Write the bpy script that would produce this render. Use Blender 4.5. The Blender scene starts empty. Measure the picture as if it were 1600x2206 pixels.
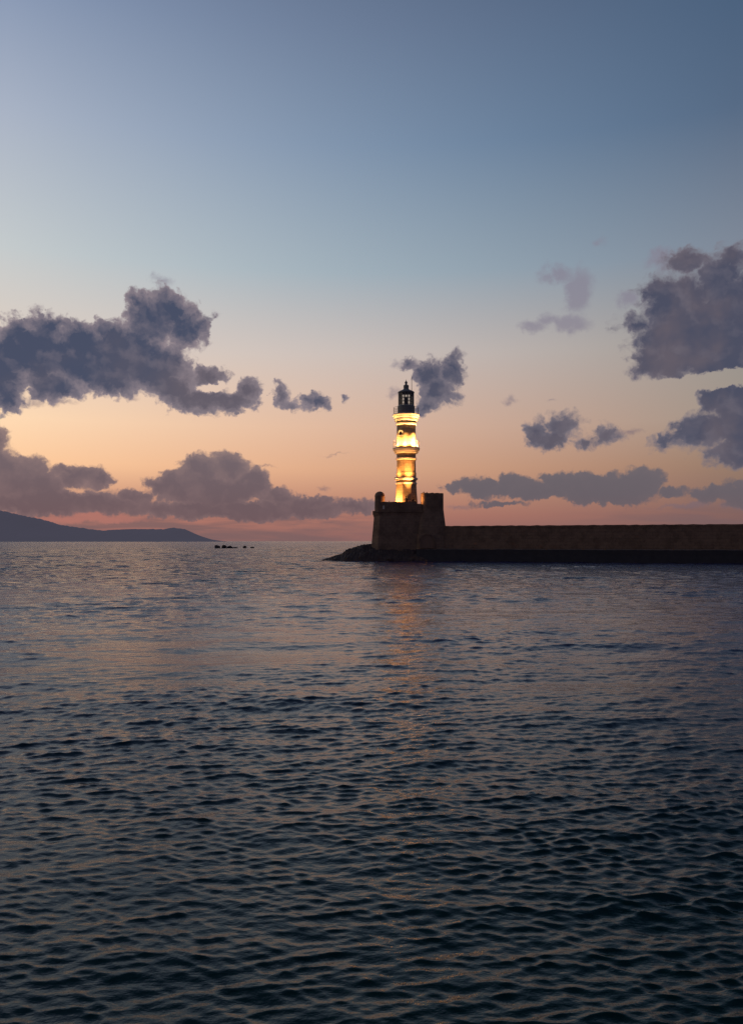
import bpy, bmesh, math, random
import numpy as np
from mathutils import Vector, Matrix
random.seed(7); rng = np.random.default_rng(11)
C = bpy.context.scene.collection
PI = math.pi
F = 1731.0          # focal length in photograph pixels
EYE = 2.8           # eye height above the water
TILT = math.atan(63/F)

def S(r, g, b):     # sRGB 0-255 -> linear
    def f(c):
        c /= 255.0
        return c/12.92 if c <= 0.04045 else ((c+0.055)/1.055)**2.4
    return (f(r), f(g), f(b), 1.0)

def at(px, py, Y):  # survey helper: photograph pixel at a known depth -> point in the place
    cx, cz = (px-800)/F, (1103-py)/F
    ry = math.cos(TILT) - cz*math.sin(TILT)
    rz = math.sin(TILT) + cz*math.cos(TILT)
    return Vector((Y*cx/ry, Y, EYE + Y*rz/ry))
def zz(py, Y): return at(800, py, Y).z
def xx(px, Y): return at(px, 1166, Y).x

# ------------------------------------------------------------ node helpers
class NT:
    def __init__(s, tree): s.t = tree; s.n = tree.nodes; s.l = tree.links
    def new(s, typ, **kw):
        nd = s.n.new(typ)
        for k, v in kw.items(): setattr(nd, k, v)
        return nd
    def put(s, sock, v):
        if isinstance(v, bpy.types.NodeSocket): s.l.new(v, sock)
        elif v is not None: sock.default_value = v
    def m(s, op, a, b=None, c=None, clamp=False):
        nd = s.new('ShaderNodeMath', operation=op); nd.use_clamp = clamp
        s.put(nd.inputs[0], a); s.put(nd.inputs[1], b); s.put(nd.inputs[2], c)
        return nd.outputs[0]
    def vm(s, op, a, b=None, c=None):
        nd = s.new('ShaderNodeVectorMath', operation=op)
        s.put(nd.inputs[0], a); s.put(nd.inputs[1], b); s.put(nd.inputs[2], c)
        return nd.outputs['Value'] if op in ('LENGTH', 'DOT_PRODUCT') else nd.outputs[0]
    def xyz(s, x, y, z):
        nd = s.new('ShaderNodeCombineXYZ')
        s.put(nd.inputs[0], x); s.put(nd.inputs[1], y); s.put(nd.inputs[2], z); return nd.outputs[0]
    def sep(s, v):
        nd = s.new('ShaderNodeSeparateXYZ'); s.put(nd.inputs[0], v); return nd.outputs
    def ss(s, v, lo, hi, a=0.0, b=1.0, kind='SMOOTHSTEP'):
        nd = s.new('ShaderNodeMapRange', interpolation_type=kind)
        s.put(nd.inputs[0], v); s.put(nd.inputs[1], lo); s.put(nd.inputs[2], hi)
        s.put(nd.inputs[3], a); s.put(nd.inputs[4], b); return nd.outputs[0]
    def mix(s, f, a, b, bt='MIX'):
        nd = s.new('ShaderNodeMix', data_type='RGBA', blend_type=bt)
        s.put(nd.inputs[0], f); s.put(nd.inputs[6], a); s.put(nd.inputs[7], b); return nd.outputs[2]
    def ramp(s, f, stops, interp='LINEAR'):
        nd = s.new('ShaderNodeValToRGB'); cr = nd.color_ramp; cr.interpolation = interp
        while len(cr.elements) < len(stops): cr.elements.new(0.5)
        for e, (p, c) in zip(cr.elements, stops): e.position = p; e.color = c
        s.put(nd.inputs[0], f); return nd.outputs[0]
    def noise(s, v, scale, detail=4, rough=0.55, dist=0.0, color=False, lac=2.0):
        nd = s.new('ShaderNodeTexNoise'); s.put(nd.inputs['Vector'], v)
        nd.inputs['Scale'].default_value = scale; nd.inputs['Detail'].default_value = detail
        nd.inputs['Roughness'].default_value = rough; nd.inputs['Distortion'].default_value = dist
        nd.inputs['Lacunarity'].default_value = lac
        return nd.outputs[1] if color else nd.outputs[0]

# ------------------------------------------------------------ sky
world = bpy.data.worlds.new("World"); bpy.context.scene.world = world; world.use_nodes = True
W = NT(world.node_tree); W.n.clear()
tc = W.new('ShaderNodeTexCoord')
d = W.vm('NORMALIZE', tc.outputs['Generated'])
dx, dy, dz = W.sep(d)
DEG = 180/PI
az = W.m('MULTIPLY', W.m('ARCTAN2', dx, dy), DEG)
el = W.m('MULTIPLY', W.m('ARCSINE', W.m('MINIMUM', W.m('MAXIMUM', dz, -1.0), 1.0)), DEG)
def deg(px, py):
    a = math.atan((px-800)/F); return math.degrees(a), math.degrees(math.atan((1166-py)/F*math.cos(a)))
EL = [0.2, 1.8, 5.1, 8.1, 13.2, 18.7, 26.6, 33.3, 45, 70]
COL = {
 'L': [(142,100,98),(178,120,107),(255,204,158),(255,219,181),(220,206,194),(196,202,204),(168,178,196),(134,150,178),(68,86,120),(32,48,78)],
 'M': [(143,102,98),(174,118,104),(216,166,134),(218,180,156),(200,188,182),(158,173,184),(125,145,170),(106,123,150),(56,72,104),(26,40,68)],
 'R': [(118,90,92),(130,99,95),(150,124,107),(160,146,134),(151,148,144),(127,137,152),(87,107,133),(74,96,124),(40,56,88),(22,34,60)],
}
elt = W.m('DIVIDE', el, 90.0)
def sky_ramp(k, mul=1.0):
    st = [(0.0, tuple(c*mul for c in S(*COL[k][0])[:3])+(1,))]
    for e, c in zip(EL, COL[k]):
        st.append((e/90.0, tuple(x*mul for x in S(*c)[:3])+(1,)))
    return W.ramp(elt, st)
def mid_ctrl():      # control colours of a quadratic curve from left over middle to right
    st = []
    for i, e in enumerate([0.0]+EL):
        j = max(0, i-1); l, c, r = (S(*COL[k][j]) for k in 'LMR')
        st.append((e/90.0, tuple(max(0.0, 2*c[q]-0.5*(l[q]+r[q])) for q in range(3))+(1,)))
    return W.ramp(elt, st)
rl, rm, rr = sky_ramp('L'), mid_ctrl(), sky_ramp('R')
tt = W.ss(az, -24.8, 24.8, kind='LINEAR')
base = W.mix(tt, W.mix(tt, rl, rm), W.mix(tt, rm, rr))
# away from the afterglow the sky falls to deep blue
rb = W.ramp(elt, [(0.0, S(84,74,84)), (0.08, S(98,86,98)), (0.25, S(80,84,108)), (0.6, S(46,58,90)), (1.0, S(30,40,70))])
off = W.m('ABSOLUTE', W.m('ADD', az, 22.0))
base = W.mix(W.ss(off, 50.0, 120.0), base, rb)

# cloud field: blobs given by direction; each is an ellipse in degrees
p0 = W.xyz(az, el, 0.0)
wn = W.noise(p0, 0.35, 5, 0.6, color=True)
wn2 = W.noise(p0, 1.6, 4, 0.6, color=True)
pw = W.vm('MULTIPLY_ADD', W.vm('SUBTRACT', wn, (0.5, 0.5, 0.5)), (2.2, 1.5, 0.0), p0)
pw = W.vm('MULTIPLY_ADD', W.vm('SUBTRACT', wn2, (0.5, 0.5, 0.5)), (0.9, 0.8, 0.0), pw)
def field(blobs, k=0.35, src=pw):
    acc = None
    for (x, y, rx, ry) in blobs:
        a, e = deg(x, y); ax = rx/F*DEG*math.cos(math.radians(a))**2; ey = ry/F*DEG
        q = W.vm('MULTIPLY_ADD', src, (1/ax, 1/ey, 0.0), (-a/ax, -e/ey, 0.0))
        r = math.sqrt(ax*ey)**0.7*1.1+0.12
        s = W.m('MULTIPLY_ADD', W.vm('LENGTH', q), -r, r)
        acc = s if acc is None else W.m('SMOOTH_MAX', acc, s, k)
    return acc
solid = [(-60,790,150,90),(70,750,110,75),(85,705,50,35),(120,690,25,18),(170,765,120,72),(260,765,110,80),(318,690,72,65),(290,650,38,28),(360,665,62,48),(352,632,22,20),
 (400,705,55,48),(330,785,95,60),(10,855,50,32),(110,825,85,38),(230,815,90,38),(370,825,75,45),(430,855,90,36),(500,865,58,30),(532,838,36,32),(445,805,48,26),(455,675,10,8),
 (602,850,24,26),(602,824,11,10),(628,870,30,14),(682,863,42,22),(738,853,13,9),
 (885,778,26,18),(925,800,44,34),(940,838,50,40),(975,795,28,36),(984,764,20,15),(925,872,32,16),
 (1560,590,75,50),(1465,640,90,55),(1380,692,52,22),(1480,715,125,85),(1600,700,120,130),(1430,765,76,44),(1395,800,40,26),(1440,800,60,30),(1490,560,60,30),(1580,545,45,30),(1420,630,50,40),(1540,775,110,40),
 (1570,850,70,40),(1530,860,40,30),(1620,900,100,90),(1510,925,95,46),(1440,942,42,28),(1590,972,90,34),
 (1150,930,32,30),(1212,918,42,32),(1190,945,66,20),(1305,936,42,22),(1262,950,45,12)]
low = [(980,1048,34,13),(1035,1052,45,28),(1100,1048,50,26),(1140,1062,70,20),(1205,1040,48,28),(1270,1050,80,33),(1372,1040,58,36),(1300,1068,110,18),(1440,1056,40,11),
 (1545,1064,75,20),(1620,1062,80,30),(1330,1045,60,24),(1165,1055,70,22),(1080,1088,60,7),
 (-20,1000,62,65),(20,1035,95,58),(75,1050,80,48),(-8,958,34,40),(60,1015,50,35),(175,1035,66,28),(222,1036,30,22),(150,1016,40,15),(285,1068,50,18),
 (350,1045,50,26),(435,1012,56,42),(495,1008,56,40),(400,1040,70,40),(542,1042,55,42),(450,1058,140,38),(595,1075,62,24),(665,1085,76,18),(765,1092,70,16),
 (130,1085,240,26),(520,1098,300,22)]
wisp = [(1205,590,55,24),(1255,625,38,60),(1235,695,60,24),(1150,698,40,18),(1195,685,40,18),(1300,515,22,14),(1440,555,50,28),(1350,640,30,20),
 (846,848,18,14),(1105,866,24,9),(1186,862,20,6),(1360,926,40,8),(985,1092,32,7),(1255,1086,28,7),(1480,1087,90,8),(1600,1090,80,10),
 (580,1003,26,4),(722,978,30,3),(692,1058,20,6),(75,865,22,8),(135,868,30,8),(280,853,20,7),(350,605,24,16),(455,672,14,10),(860,780,22,14)]
lowbase = W.vm('MULTIPLY', p0, (0.35, 1.0, 1.0))
n_a = W.noise(p0, 0.8, 7, 0.56)              # lumpy edge
n_b = W.noise(W.vm('ADD', p0, (31.0, 7.0, 0.0)), 2.6, 6, 0.6)
vor = W.new('ShaderNodeTexVoronoi', feature='SMOOTH_F1'); vor.inputs['Scale'].default_value = 1.5
W.put(vor.inputs['Vector'], pw); vor.inputs['Smoothness'].default_value = 0.35; vor.inputs['Detail'].default_value = 2.0
bil = W.m('SUBTRACT', 0.42, vor.outputs['Distance'])
edge = W.m('ADD', W.m('MULTIPLY', W.m('SUBTRACT', n_a, 0.5), 1.05), W.m('MULTIPLY', bil, 0.7))
edge = W.m('ADD', edge, W.m('MULTIPLY', W.m('SUBTRACT', n_b, 0.5), 0.22))
# same lumps a little nearer the glow: their difference shades the billows
psh = W.vm('ADD', p0, (-0.45, -0.55, 0.0)); pwsh = W.vm('ADD', pw, (-0.4, -0.5, 0.0))
vor2 = W.new('ShaderNodeTexVoronoi', feature='SMOOTH_F1'); vor2.inputs['Scale'].default_value = 0.75
W.put(vor2.inputs['Vector'], pw); vor2.inputs['Smoothness'].default_value = 0.5; vor2.inputs['Detail'].default_value = 2.0
vor3 = W.new('ShaderNodeTexVoronoi', feature='SMOOTH_F1'); vor3.inputs['Scale'].default_value = 0.75
W.put(vor3.inputs['Vector'], pwsh); vor3.inputs['Smoothness'].default_value = 0.5; vor3.inputs['Detail'].default_value = 2.0
lit = W.m('ADD', W.m('SUBTRACT', vor3.outputs['Distance'], vor2.outputs['Distance']), W.m('MULTIPLY', W.m('SUBTRACT', n_a, W.noise(psh, 0.8, 6, 0.56)), 1.2))
f_s = W.m('ADD', field(solid), W.m('ADD', edge, W.ss(az, 4.0, 16.0, 0.42, 0.62)))
def gap(x, y, rx, ry, k):
    a, e = deg(x, y)
    return W.m('MULTIPLY', W.ss(W.vm('LENGTH', W.vm('MULTIPLY', W.vm('SUBTRACT', pw, (a, e, 0.0)), (F/rx/DEG, F/ry/DEG, 0.0))), 1.3, 0.3), k)
f_s = W.m('SUBTRACT', f_s, gap(1555, 818, 120, 16, 2.6))
f_s = W.m('SUBTRACT', f_s, gap(1420, 880, 60, 60, 1.0))
f_s = W.m('SUBTRACT', f_s, gap(455, 828, 30, 12, 1.0))
f_l = W.m('ADD', field(low, 0.25), W.m('MULTIPLY_ADD', edge, 0.7, W.ss(az, 1.0, 5.0, 0.33, 0.42)))
f_w = W.m('ADD', field(wisp, 0.1), W.m('MULTIPLY', W.m('SUBTRACT', n_a, 0.44), 1.6))
soft = W.ss(az, 2.0, 20.0, 0.5, 1.0)       # the clouds on the right are softer
a_s = W.ss(f_s, 0.0, soft)
a_l = W.ss(f_l, 0.0, 0.5)
a_w = W.m('MULTIPLY', W.ss(f_w, -0.05, 1.1), 0.7)
mott = W.noise(W.vm('ADD', p0, (3.0, 50.0, 0.0)), 0.2, 4, 0.5)
# colour of the cloud edges (lit by the glow) and cores (slate)
core = W.mix(W.ss(az, -12.0, 14.0), S(72,79,101), S(76,79,98))
rim = W.mix(W.ss(az, -12.0, 14.0), S(146,133,140), S(124,117,127))
thick = W.m('ADD', W.ss(f_s, 0.0, 1.4), W.m('SUBTRACT', W.m('MULTIPLY', W.m('SUBTRACT', mott, 0.5), 0.6), W.m('MULTIPLY', lit, 0.38)), clamp=True)
lt_a, lt_e = deg(480, 835)
pale = W.ss(W.vm('LENGTH', W.vm('MULTIPLY', W.vm('SUBTRACT', pw, (lt_a, lt_e, 0.0)), (1/6.5, 1/3.2, 0.0))), 1.15, 0.3)
big = W.noise(W.vm('ADD', p0, (90.0, 20.0, 0.0)), 0.16, 4, 0.55)
pale = W.m('MAXIMUM', pale, W.m('MULTIPLY', W.ss(big, 0.42, 0.62), W.ss(az, 4.0, 16.0, 0.35, 0.9)))
core = W.mix(W.m('MULTIPLY', pale, 0.75), core, S(108,98,106))
c_s = W.mix(thick, rim, core)
lowc_e = W.ramp(W.m('DIVIDE', el, 8.0), [(0.0, S(132,98,98)), (0.2, S(126,102,104)), (0.5, S(136,113,114)), (0.8, S(152,128,124))])
lowc_c = W.ramp(W.m('DIVIDE', el, 8.0), [(0.0, S(112,88,92)), (0.3, S(110,91,96)), (0.7, S(114,100,106))])
lowc = W.mix(W.m('ADD', W.ss(f_l, 0.0, 1.3), W.m('SUBTRACT', W.m('MULTIPLY', W.m('SUBTRACT', mott, 0.5), 1.2), W.m('MULTIPLY', lit, 0.5)), clamp=True), lowc_e, lowc_c)
lowc = W.mix(W.ss(az, -2.0, 8.0, 0.0, 0.85), lowc, W.ramp(W.m('DIVIDE', el, 8.0), [(0.0, S(112,92,96)), (0.4, S(104,97,104)), (0.8, S(110,104,110))]))
sky = W.mix(a_w, base, W.mix(W.ss(el, 4.0, 16.0), S(122,104,112), S(134,128,144)))
# thin horizontal haze bank near the horizon, left of the tower
hb = W.noise(W.vm('MULTIPLY', p0, (0.16, 1.5, 1.0)), 1.0, 5, 0.55, 0.3)
bank = W.m('MULTIPLY', W.ss(hb, 0.36, 0.62), W.m('MULTIPLY', W.ss(el, 2.7, 1.6), W.m('MAXIMUM', W.ss(az, 3.0, -4.0), W.ss(az, 12.0, 22.0, 0.0, 0.9))))
bank = W.m('MULTIPLY', bank, 0.8)
sky = W.mix(bank, sky, S(122,97,98))
glow = W.m('MULTIPLY', W.ss(W.vm('LENGTH', W.vm('MULTIPLY', W.vm('SUBTRACT', pw, (deg(200,1117)[0], deg(200,1117)[1], 0.0)), (1/4.5, 1/0.42, 0.0))), 1.0, 0.4), 0.85)
sky = W.mix(a_l, sky, lowc)
sky = W.mix(glow, sky, S(176,116,106))
sky = W.mix(a_s, sky, c_s)
# below the horizon: dark sea colour
sky = W.mix(W.ss(el, -0.6, -0.05), S(40,44,56), sky)
nish = W.new('ShaderNodeTexSky'); nish.sky_type = 'NISHITA'; nish.sun_disc = False
SUN_AZ, SUN_EL = math.radians(-34), math.radians(0.5)
nish.sun_elevation = SUN_EL; nish.sun_rotation = SUN_AZ
bg = W.new('ShaderNodeBackground'); W.put(bg.inputs[0], sky); bg.inputs[1].default_value = 1.0
bg2 = W.new('ShaderNodeBackground'); W.put(bg2.inputs[0], nish.outputs[0]); bg2.inputs[1].default_value = 0.001
add = W.new('ShaderNodeAddShader'); W.l.new(bg.outputs[0], add.inputs[0]); W.l.new(bg2.outputs[0], add.inputs[1])
wo = W.new('ShaderNodeOutputWorld'); W.l.new(add.outputs[0], wo.inputs[0])
world.cycles.sampling_method = 'NONE'      # smooth sky: plain hemisphere sampling is cleaner

# ------------------------------------------------------------ materials
def mat(name):
    m = bpy.data.materials.new(name); m.use_nodes = True
    T = NT(m.node_tree); T.n.clear()
    o = T.new('ShaderNodeOutputMaterial'); b = T.new('ShaderNodeBsdfPrincipled')
    T.l.new(b.outputs[0], o.inputs[0]); return m, T, b, o
def bump(T, b, h, strength, dist=0.05):
    bn = T.new('ShaderNodeBump'); bn.inputs['Strength'].default_value = strength; bn.inputs['Distance'].default_value = dist
    T.put(bn.inputs['Height'], h); T.l.new(bn.outputs[0], b.inputs['Normal'])
def stone(name, c1, c2, joint, bw=0.7, bh=0.35, bstr=0.7, radial=None):
    m, T, b, o = mat(name)
    g = T.new('ShaderNodeNewGeometry').outputs['Position'] if radial is None else T.new('ShaderNodeTexCoord').outputs['Object']
    x, y, z = T.sep(g)
    if radial is None: u = T.m('ADD', x, T.m('MULTIPLY', y, 0.8))
    else: u = T.m('MULTIPLY', T.m('ARCTAN2', y, x), radial)
    wob = T.noise(g, 1.3, 3, 0.5, color=True)
    v = T.vm('MULTIPLY_ADD', T.vm('SUBTRACT', wob, (0.5,0.5,0.5)), (0.25,0.12,0), T.xyz(u, z, 0.0))
    br = T.new('ShaderNodeTexBrick'); T.put(br.inputs['Vector'], v)
    br.inputs['Scale'].default_value = 1.0; br.inputs['Brick Width'].default_value = bw; br.inputs['Row Height'].default_value = bh
    br.inputs['Mortar Size'].default_value = 0.025; br.inputs['Mortar Smooth'].default_value = 0.4; br.inputs['Bias'].default_value = 0.0
    br.inputs['Color1'].default_value = c1; br.inputs['Color2'].default_value = c2; br.inputs['Mortar'].default_value = joint
    n = T.noise(g, 0.9, 6, 0.65); n2 = T.noise(g, 5.0, 4, 0.6)
    col = T.mix(T.ss(n, 0.35, 0.7, 0.0, 0.75), br.outputs[0], tuple(c*0.42 for c in c2[:3])+(1,))
    col = T.mix(0.35, col, T.mix(n2, (0.02,0.015,0.01,1), c1), 'MIX')
    T.put(b.inputs['Base Color'], col); b.inputs['Roughness'].default_value = 0.92
    b.inputs['Specular IOR Level'].default_value = 0.2
    h = T.m('ADD', T.m('MULTIPLY', br.outputs['Fac'], -0.5), T.m('MULTIPLY_ADD', n2, 0.5, T.m('MULTIPLY', n, 1.2)))
    bump(T, b, h, bstr, 0.09); return m
M = {}
M['tower'] = stone('tower_limestone', (0.62,0.46,0.28,1), (0.5,0.36,0.2,1), (0.26,0.17,0.09,1), 0.75, 0.36, 0.3, radial=1.4)
M['fort'] = stone('fort_masonry', (0.37,0.25,0.16,1), (0.32,0.21,0.135,1), (0.24,0.16,0.105,1), 0.8, 0.4, 0.6)
M['mole'] = stone('mole_masonry', (0.35,0.235,0.15,1), (0.30,0.20,0.13,1), (0.22,0.15,0.10,1), 1.1, 0.45, 0.6)
def plain(name, col, rough=0.6, metal=0.0, nscale=8.0, var=0.35, bs=0.2):
    m, T, b, o = mat(name)
    g = T.new('ShaderNodeTexCoord').outputs['Object']; n = T.noise(g, nscale, 5, 0.6)
    T.put(b.inputs['Base Color'], T.mix(n, tuple(c*(1-var) for c in col[:3])+(1,), tuple(min(1, c*(1+var)) for c in col[:3])+(1,)))
    b.inputs['Roughness'].default_value = rough; b.inputs['Metallic'].default_value = metal
    bump(T, b, n, bs, 0.03); return m
M['trim'] = plain('pale_cornice_stone', (0.78,0.72,0.58), 0.8, var=0.1, bs=0.04)
M['iron'] = plain('dark_painted_iron', (0.24,0.24,0.2), 0.6, 0.0)
M['rail'] = plain('railing_iron', (0.1,0.075,0.07), 0.6, 0.2)
M['rock'] = plain('wet_dark_rock', (0.075,0.05,0.036), 0.85, nscale=1.5, var=0.6, bs=1.0)
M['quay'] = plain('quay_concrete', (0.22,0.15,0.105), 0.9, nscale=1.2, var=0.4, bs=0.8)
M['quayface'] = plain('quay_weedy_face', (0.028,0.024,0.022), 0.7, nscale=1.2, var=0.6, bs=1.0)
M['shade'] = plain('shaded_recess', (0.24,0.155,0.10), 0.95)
M['void'] = plain('dark_opening', (0.012,0.009,0.007), 0.9)
M['lens'] = plain('lens_apparatus', (0.03,0.035,0.035), 0.3)
M['cloth'] = plain('dark_clothing', (0.02,0.016,0.02), 0.9)
M['cloth2'] = plain('dark_trousers', (0.015,0.015,0.022), 0.9)
M['skin'] = plain('skin', (0.35,0.2,0.13), 0.6, var=0.1)
M['hair'] = plain('dark_hair', (0.012,0.009,0.007), 0.7)
M['lampbody'] = plain('floodlight_body', (0.05,0.05,0.05), 0.5, 0.5)
m, T, b, o = mat('lantern_glass')
tr = T.new('ShaderNodeBsdfTransparent'); tr.inputs[0].default_value = (0.78,0.82,0.82,1)
gl = T.new('ShaderNodeBsdfGlossy'); gl.inputs[1].default_value = 0.05
fr = T.new('ShaderNodeFresnel'); fr.inputs[0].default_value = 1.5
mx = T.new('ShaderNodeMixShader'); T.l.new(fr.outputs[0], mx.inputs[0]); T.l.new(tr.outputs[0], mx.inputs[1]); T.l.new(gl.outputs[0], mx.inputs[2])
T.l.new(mx.outputs[0], o.inputs[0]); M['glass'] = m
m, T, b, o = mat('lamp_glass_lit')
b.inputs['Base Color'].default_value = (0.9,0.8,0.6,1); b.inputs['Emission Color'].default_value = (1.0,0.62,0.25,1); b.inputs['Emission Strength'].default_value = 2.0; M['lamplit'] = m; m.cycles.emission_sampling = 'NONE'
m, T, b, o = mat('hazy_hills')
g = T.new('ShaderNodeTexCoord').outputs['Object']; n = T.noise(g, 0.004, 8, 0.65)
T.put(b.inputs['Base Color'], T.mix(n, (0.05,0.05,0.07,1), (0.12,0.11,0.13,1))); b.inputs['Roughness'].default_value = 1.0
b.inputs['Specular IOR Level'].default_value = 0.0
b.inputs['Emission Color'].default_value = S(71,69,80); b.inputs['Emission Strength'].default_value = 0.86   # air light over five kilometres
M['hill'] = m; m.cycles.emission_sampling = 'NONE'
# sea water
m, T, b, o = mat('sea_water')
g = T.new('ShaderNodeNewGeometry').outputs['Position']
b.inputs['IOR'].default_value = 1.36; b.inputs['Roughness'].default_value = 0.09
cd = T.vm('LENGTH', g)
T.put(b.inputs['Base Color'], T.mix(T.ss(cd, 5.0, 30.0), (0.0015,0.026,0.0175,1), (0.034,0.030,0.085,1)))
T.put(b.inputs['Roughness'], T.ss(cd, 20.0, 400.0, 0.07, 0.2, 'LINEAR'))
r1 = T.noise(T.vm('MULTIPLY', g, (0.75,1.15,1.0)), 7.0, 5, 0.6)
r2 = T.noise(T.vm('MULTIPLY', g, (0.6,1.0,1.0)), 1.1, 5, 0.62, 0.4)
r3 = T.noise(T.vm('MULTIPLY', g, (0.5,1.0,1.0)), 0.22, 4, 0.6)
h = T.m('ADD', T.m('MULTIPLY', r1, 0.012), T.m('ADD', T.m('MULTIPLY', r2, T.ss(cd, 15.0, 90.0, 0.03, 0.45)), T.m('MULTIPLY', r3, T.ss(cd, 60.0, 260.0, 0.0, 1.8))))
bn = T.new('ShaderNodeBump'); bn.inputs['Strength'].default_value = 1.0; bn.inputs['Distance'].default_value = 1.0
T.put(bn.inputs['Height'], h); T.l.new(bn.outputs[0], b.inputs['Normal']); M['sea'] = m

# ------------------------------------------------------------ object helpers
def obj(name, bm, material, parent=None, smooth=False, mats=None):
    me = bpy.data.meshes.new(name); bm.normal_update(); bm.to_mesh(me); bm.free()
    o = bpy.data.objects.new(name, me); C.objects.link(o)
    for q in (mats or [material]): me.materials.append(q)
    if parent is not None: o.parent = parent
    if smooth:
        for p in me.polygons: p.use_smooth = True
    return o
def tag(o, label=None, cat=None, group=None, kind=None):
    if label: o['label'] = label
    if cat: o['category'] = cat
    if group: o['group'] = group
    if kind: o['kind'] = kind
    return o
def thing(name, label, cat, loc=(0,0,0), group=None):
    o = bpy.data.objects.new(name, None); C.objects.link(o); o.location = loc
    o.empty_display_size = 0.3
    return tag(o, label, cat, group)
def add_box(bm, x0, x1, y0, y1, z0, z1):
    v = [bm.verts.new(p) for p in ((x0,y0,z0),(x1,y0,z0),(x1,y1,z0),(x0,y1,z0),(x0,y0,z1),(x1,y0,z1),(x1,y1,z1),(x0,y1,z1))]
    for f in ((3,2,1,0),(4,5,6,7),(0,1,5,4),(1,2,6,5),(2,3,7,6),(3,0,4,7)): bm.faces.new([v[i] for i in f])
def add_lathe(bm, prof, seg=32, cx=0, cy=0, rot=0.0, cap=True):
    rings = []
    for r, z in prof:
        rings.append([bm.verts.new((cx+r*math.cos(rot+2*PI*i/seg), cy+r*math.sin(rot+2*PI*i/seg), z)) for i in range(seg)])
    for a, b_ in zip(rings, rings[1:]):
        for i in range(seg): bm.faces.new((a[i], a[(i+1)%seg], b_[(i+1)%seg], b_[i]))
    if cap:
        bm.faces.new(rings[0][::-1]); bm.faces.new(rings[-1])
def add_tube(bm, p, q, r, seg=6, r2=None):
    p, q = Vector(p), Vector(q); dd = (q-p); L = dd.length; r2 = r if r2 is None else r2
    R = dd.to_track_quat('Z', 'Y').to_matrix()
    a = [bm.verts.new(p+R@Vector((r*math.cos(2*PI*i/seg), r*math.sin(2*PI*i/seg), 0))) for i in range(seg)]
    b_ = [bm.verts.new(p+R@Vector((r2*math.cos(2*PI*i/seg), r2*math.sin(2*PI*i/seg), L))) for i in range(seg)]
    for i in range(seg): bm.faces.new((a[i], a[(i+1)%seg], b_[(i+1)%seg], b_[i]))
    bm.faces.new(a[::-1]); bm.faces.new(b_)
def add_ring(bm, R, z, r, seg=48):
    for i in range(seg):
        a, b_ = 2*PI*i/seg, 2*PI*(i+1)/seg
        add_tube(bm, (R*math.cos(a), R*math.sin(a), z), (R*math.cos(b_), R*math.sin(b_), z), r, 5)
def add_loft(bm, rings, cap=True):
    vs = [[bm.verts.new(p) for p in r] for r in rings]; n = len(vs[0])
    for a, b_ in zip(vs, vs[1:]):
        for i in range(n): bm.faces.new((a[i], a[(i+1)%n], b_[(i+1)%n], b_[i]))
    if cap: bm.faces.new(vs[0][::-1]); bm.faces.new(vs[-1])

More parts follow.
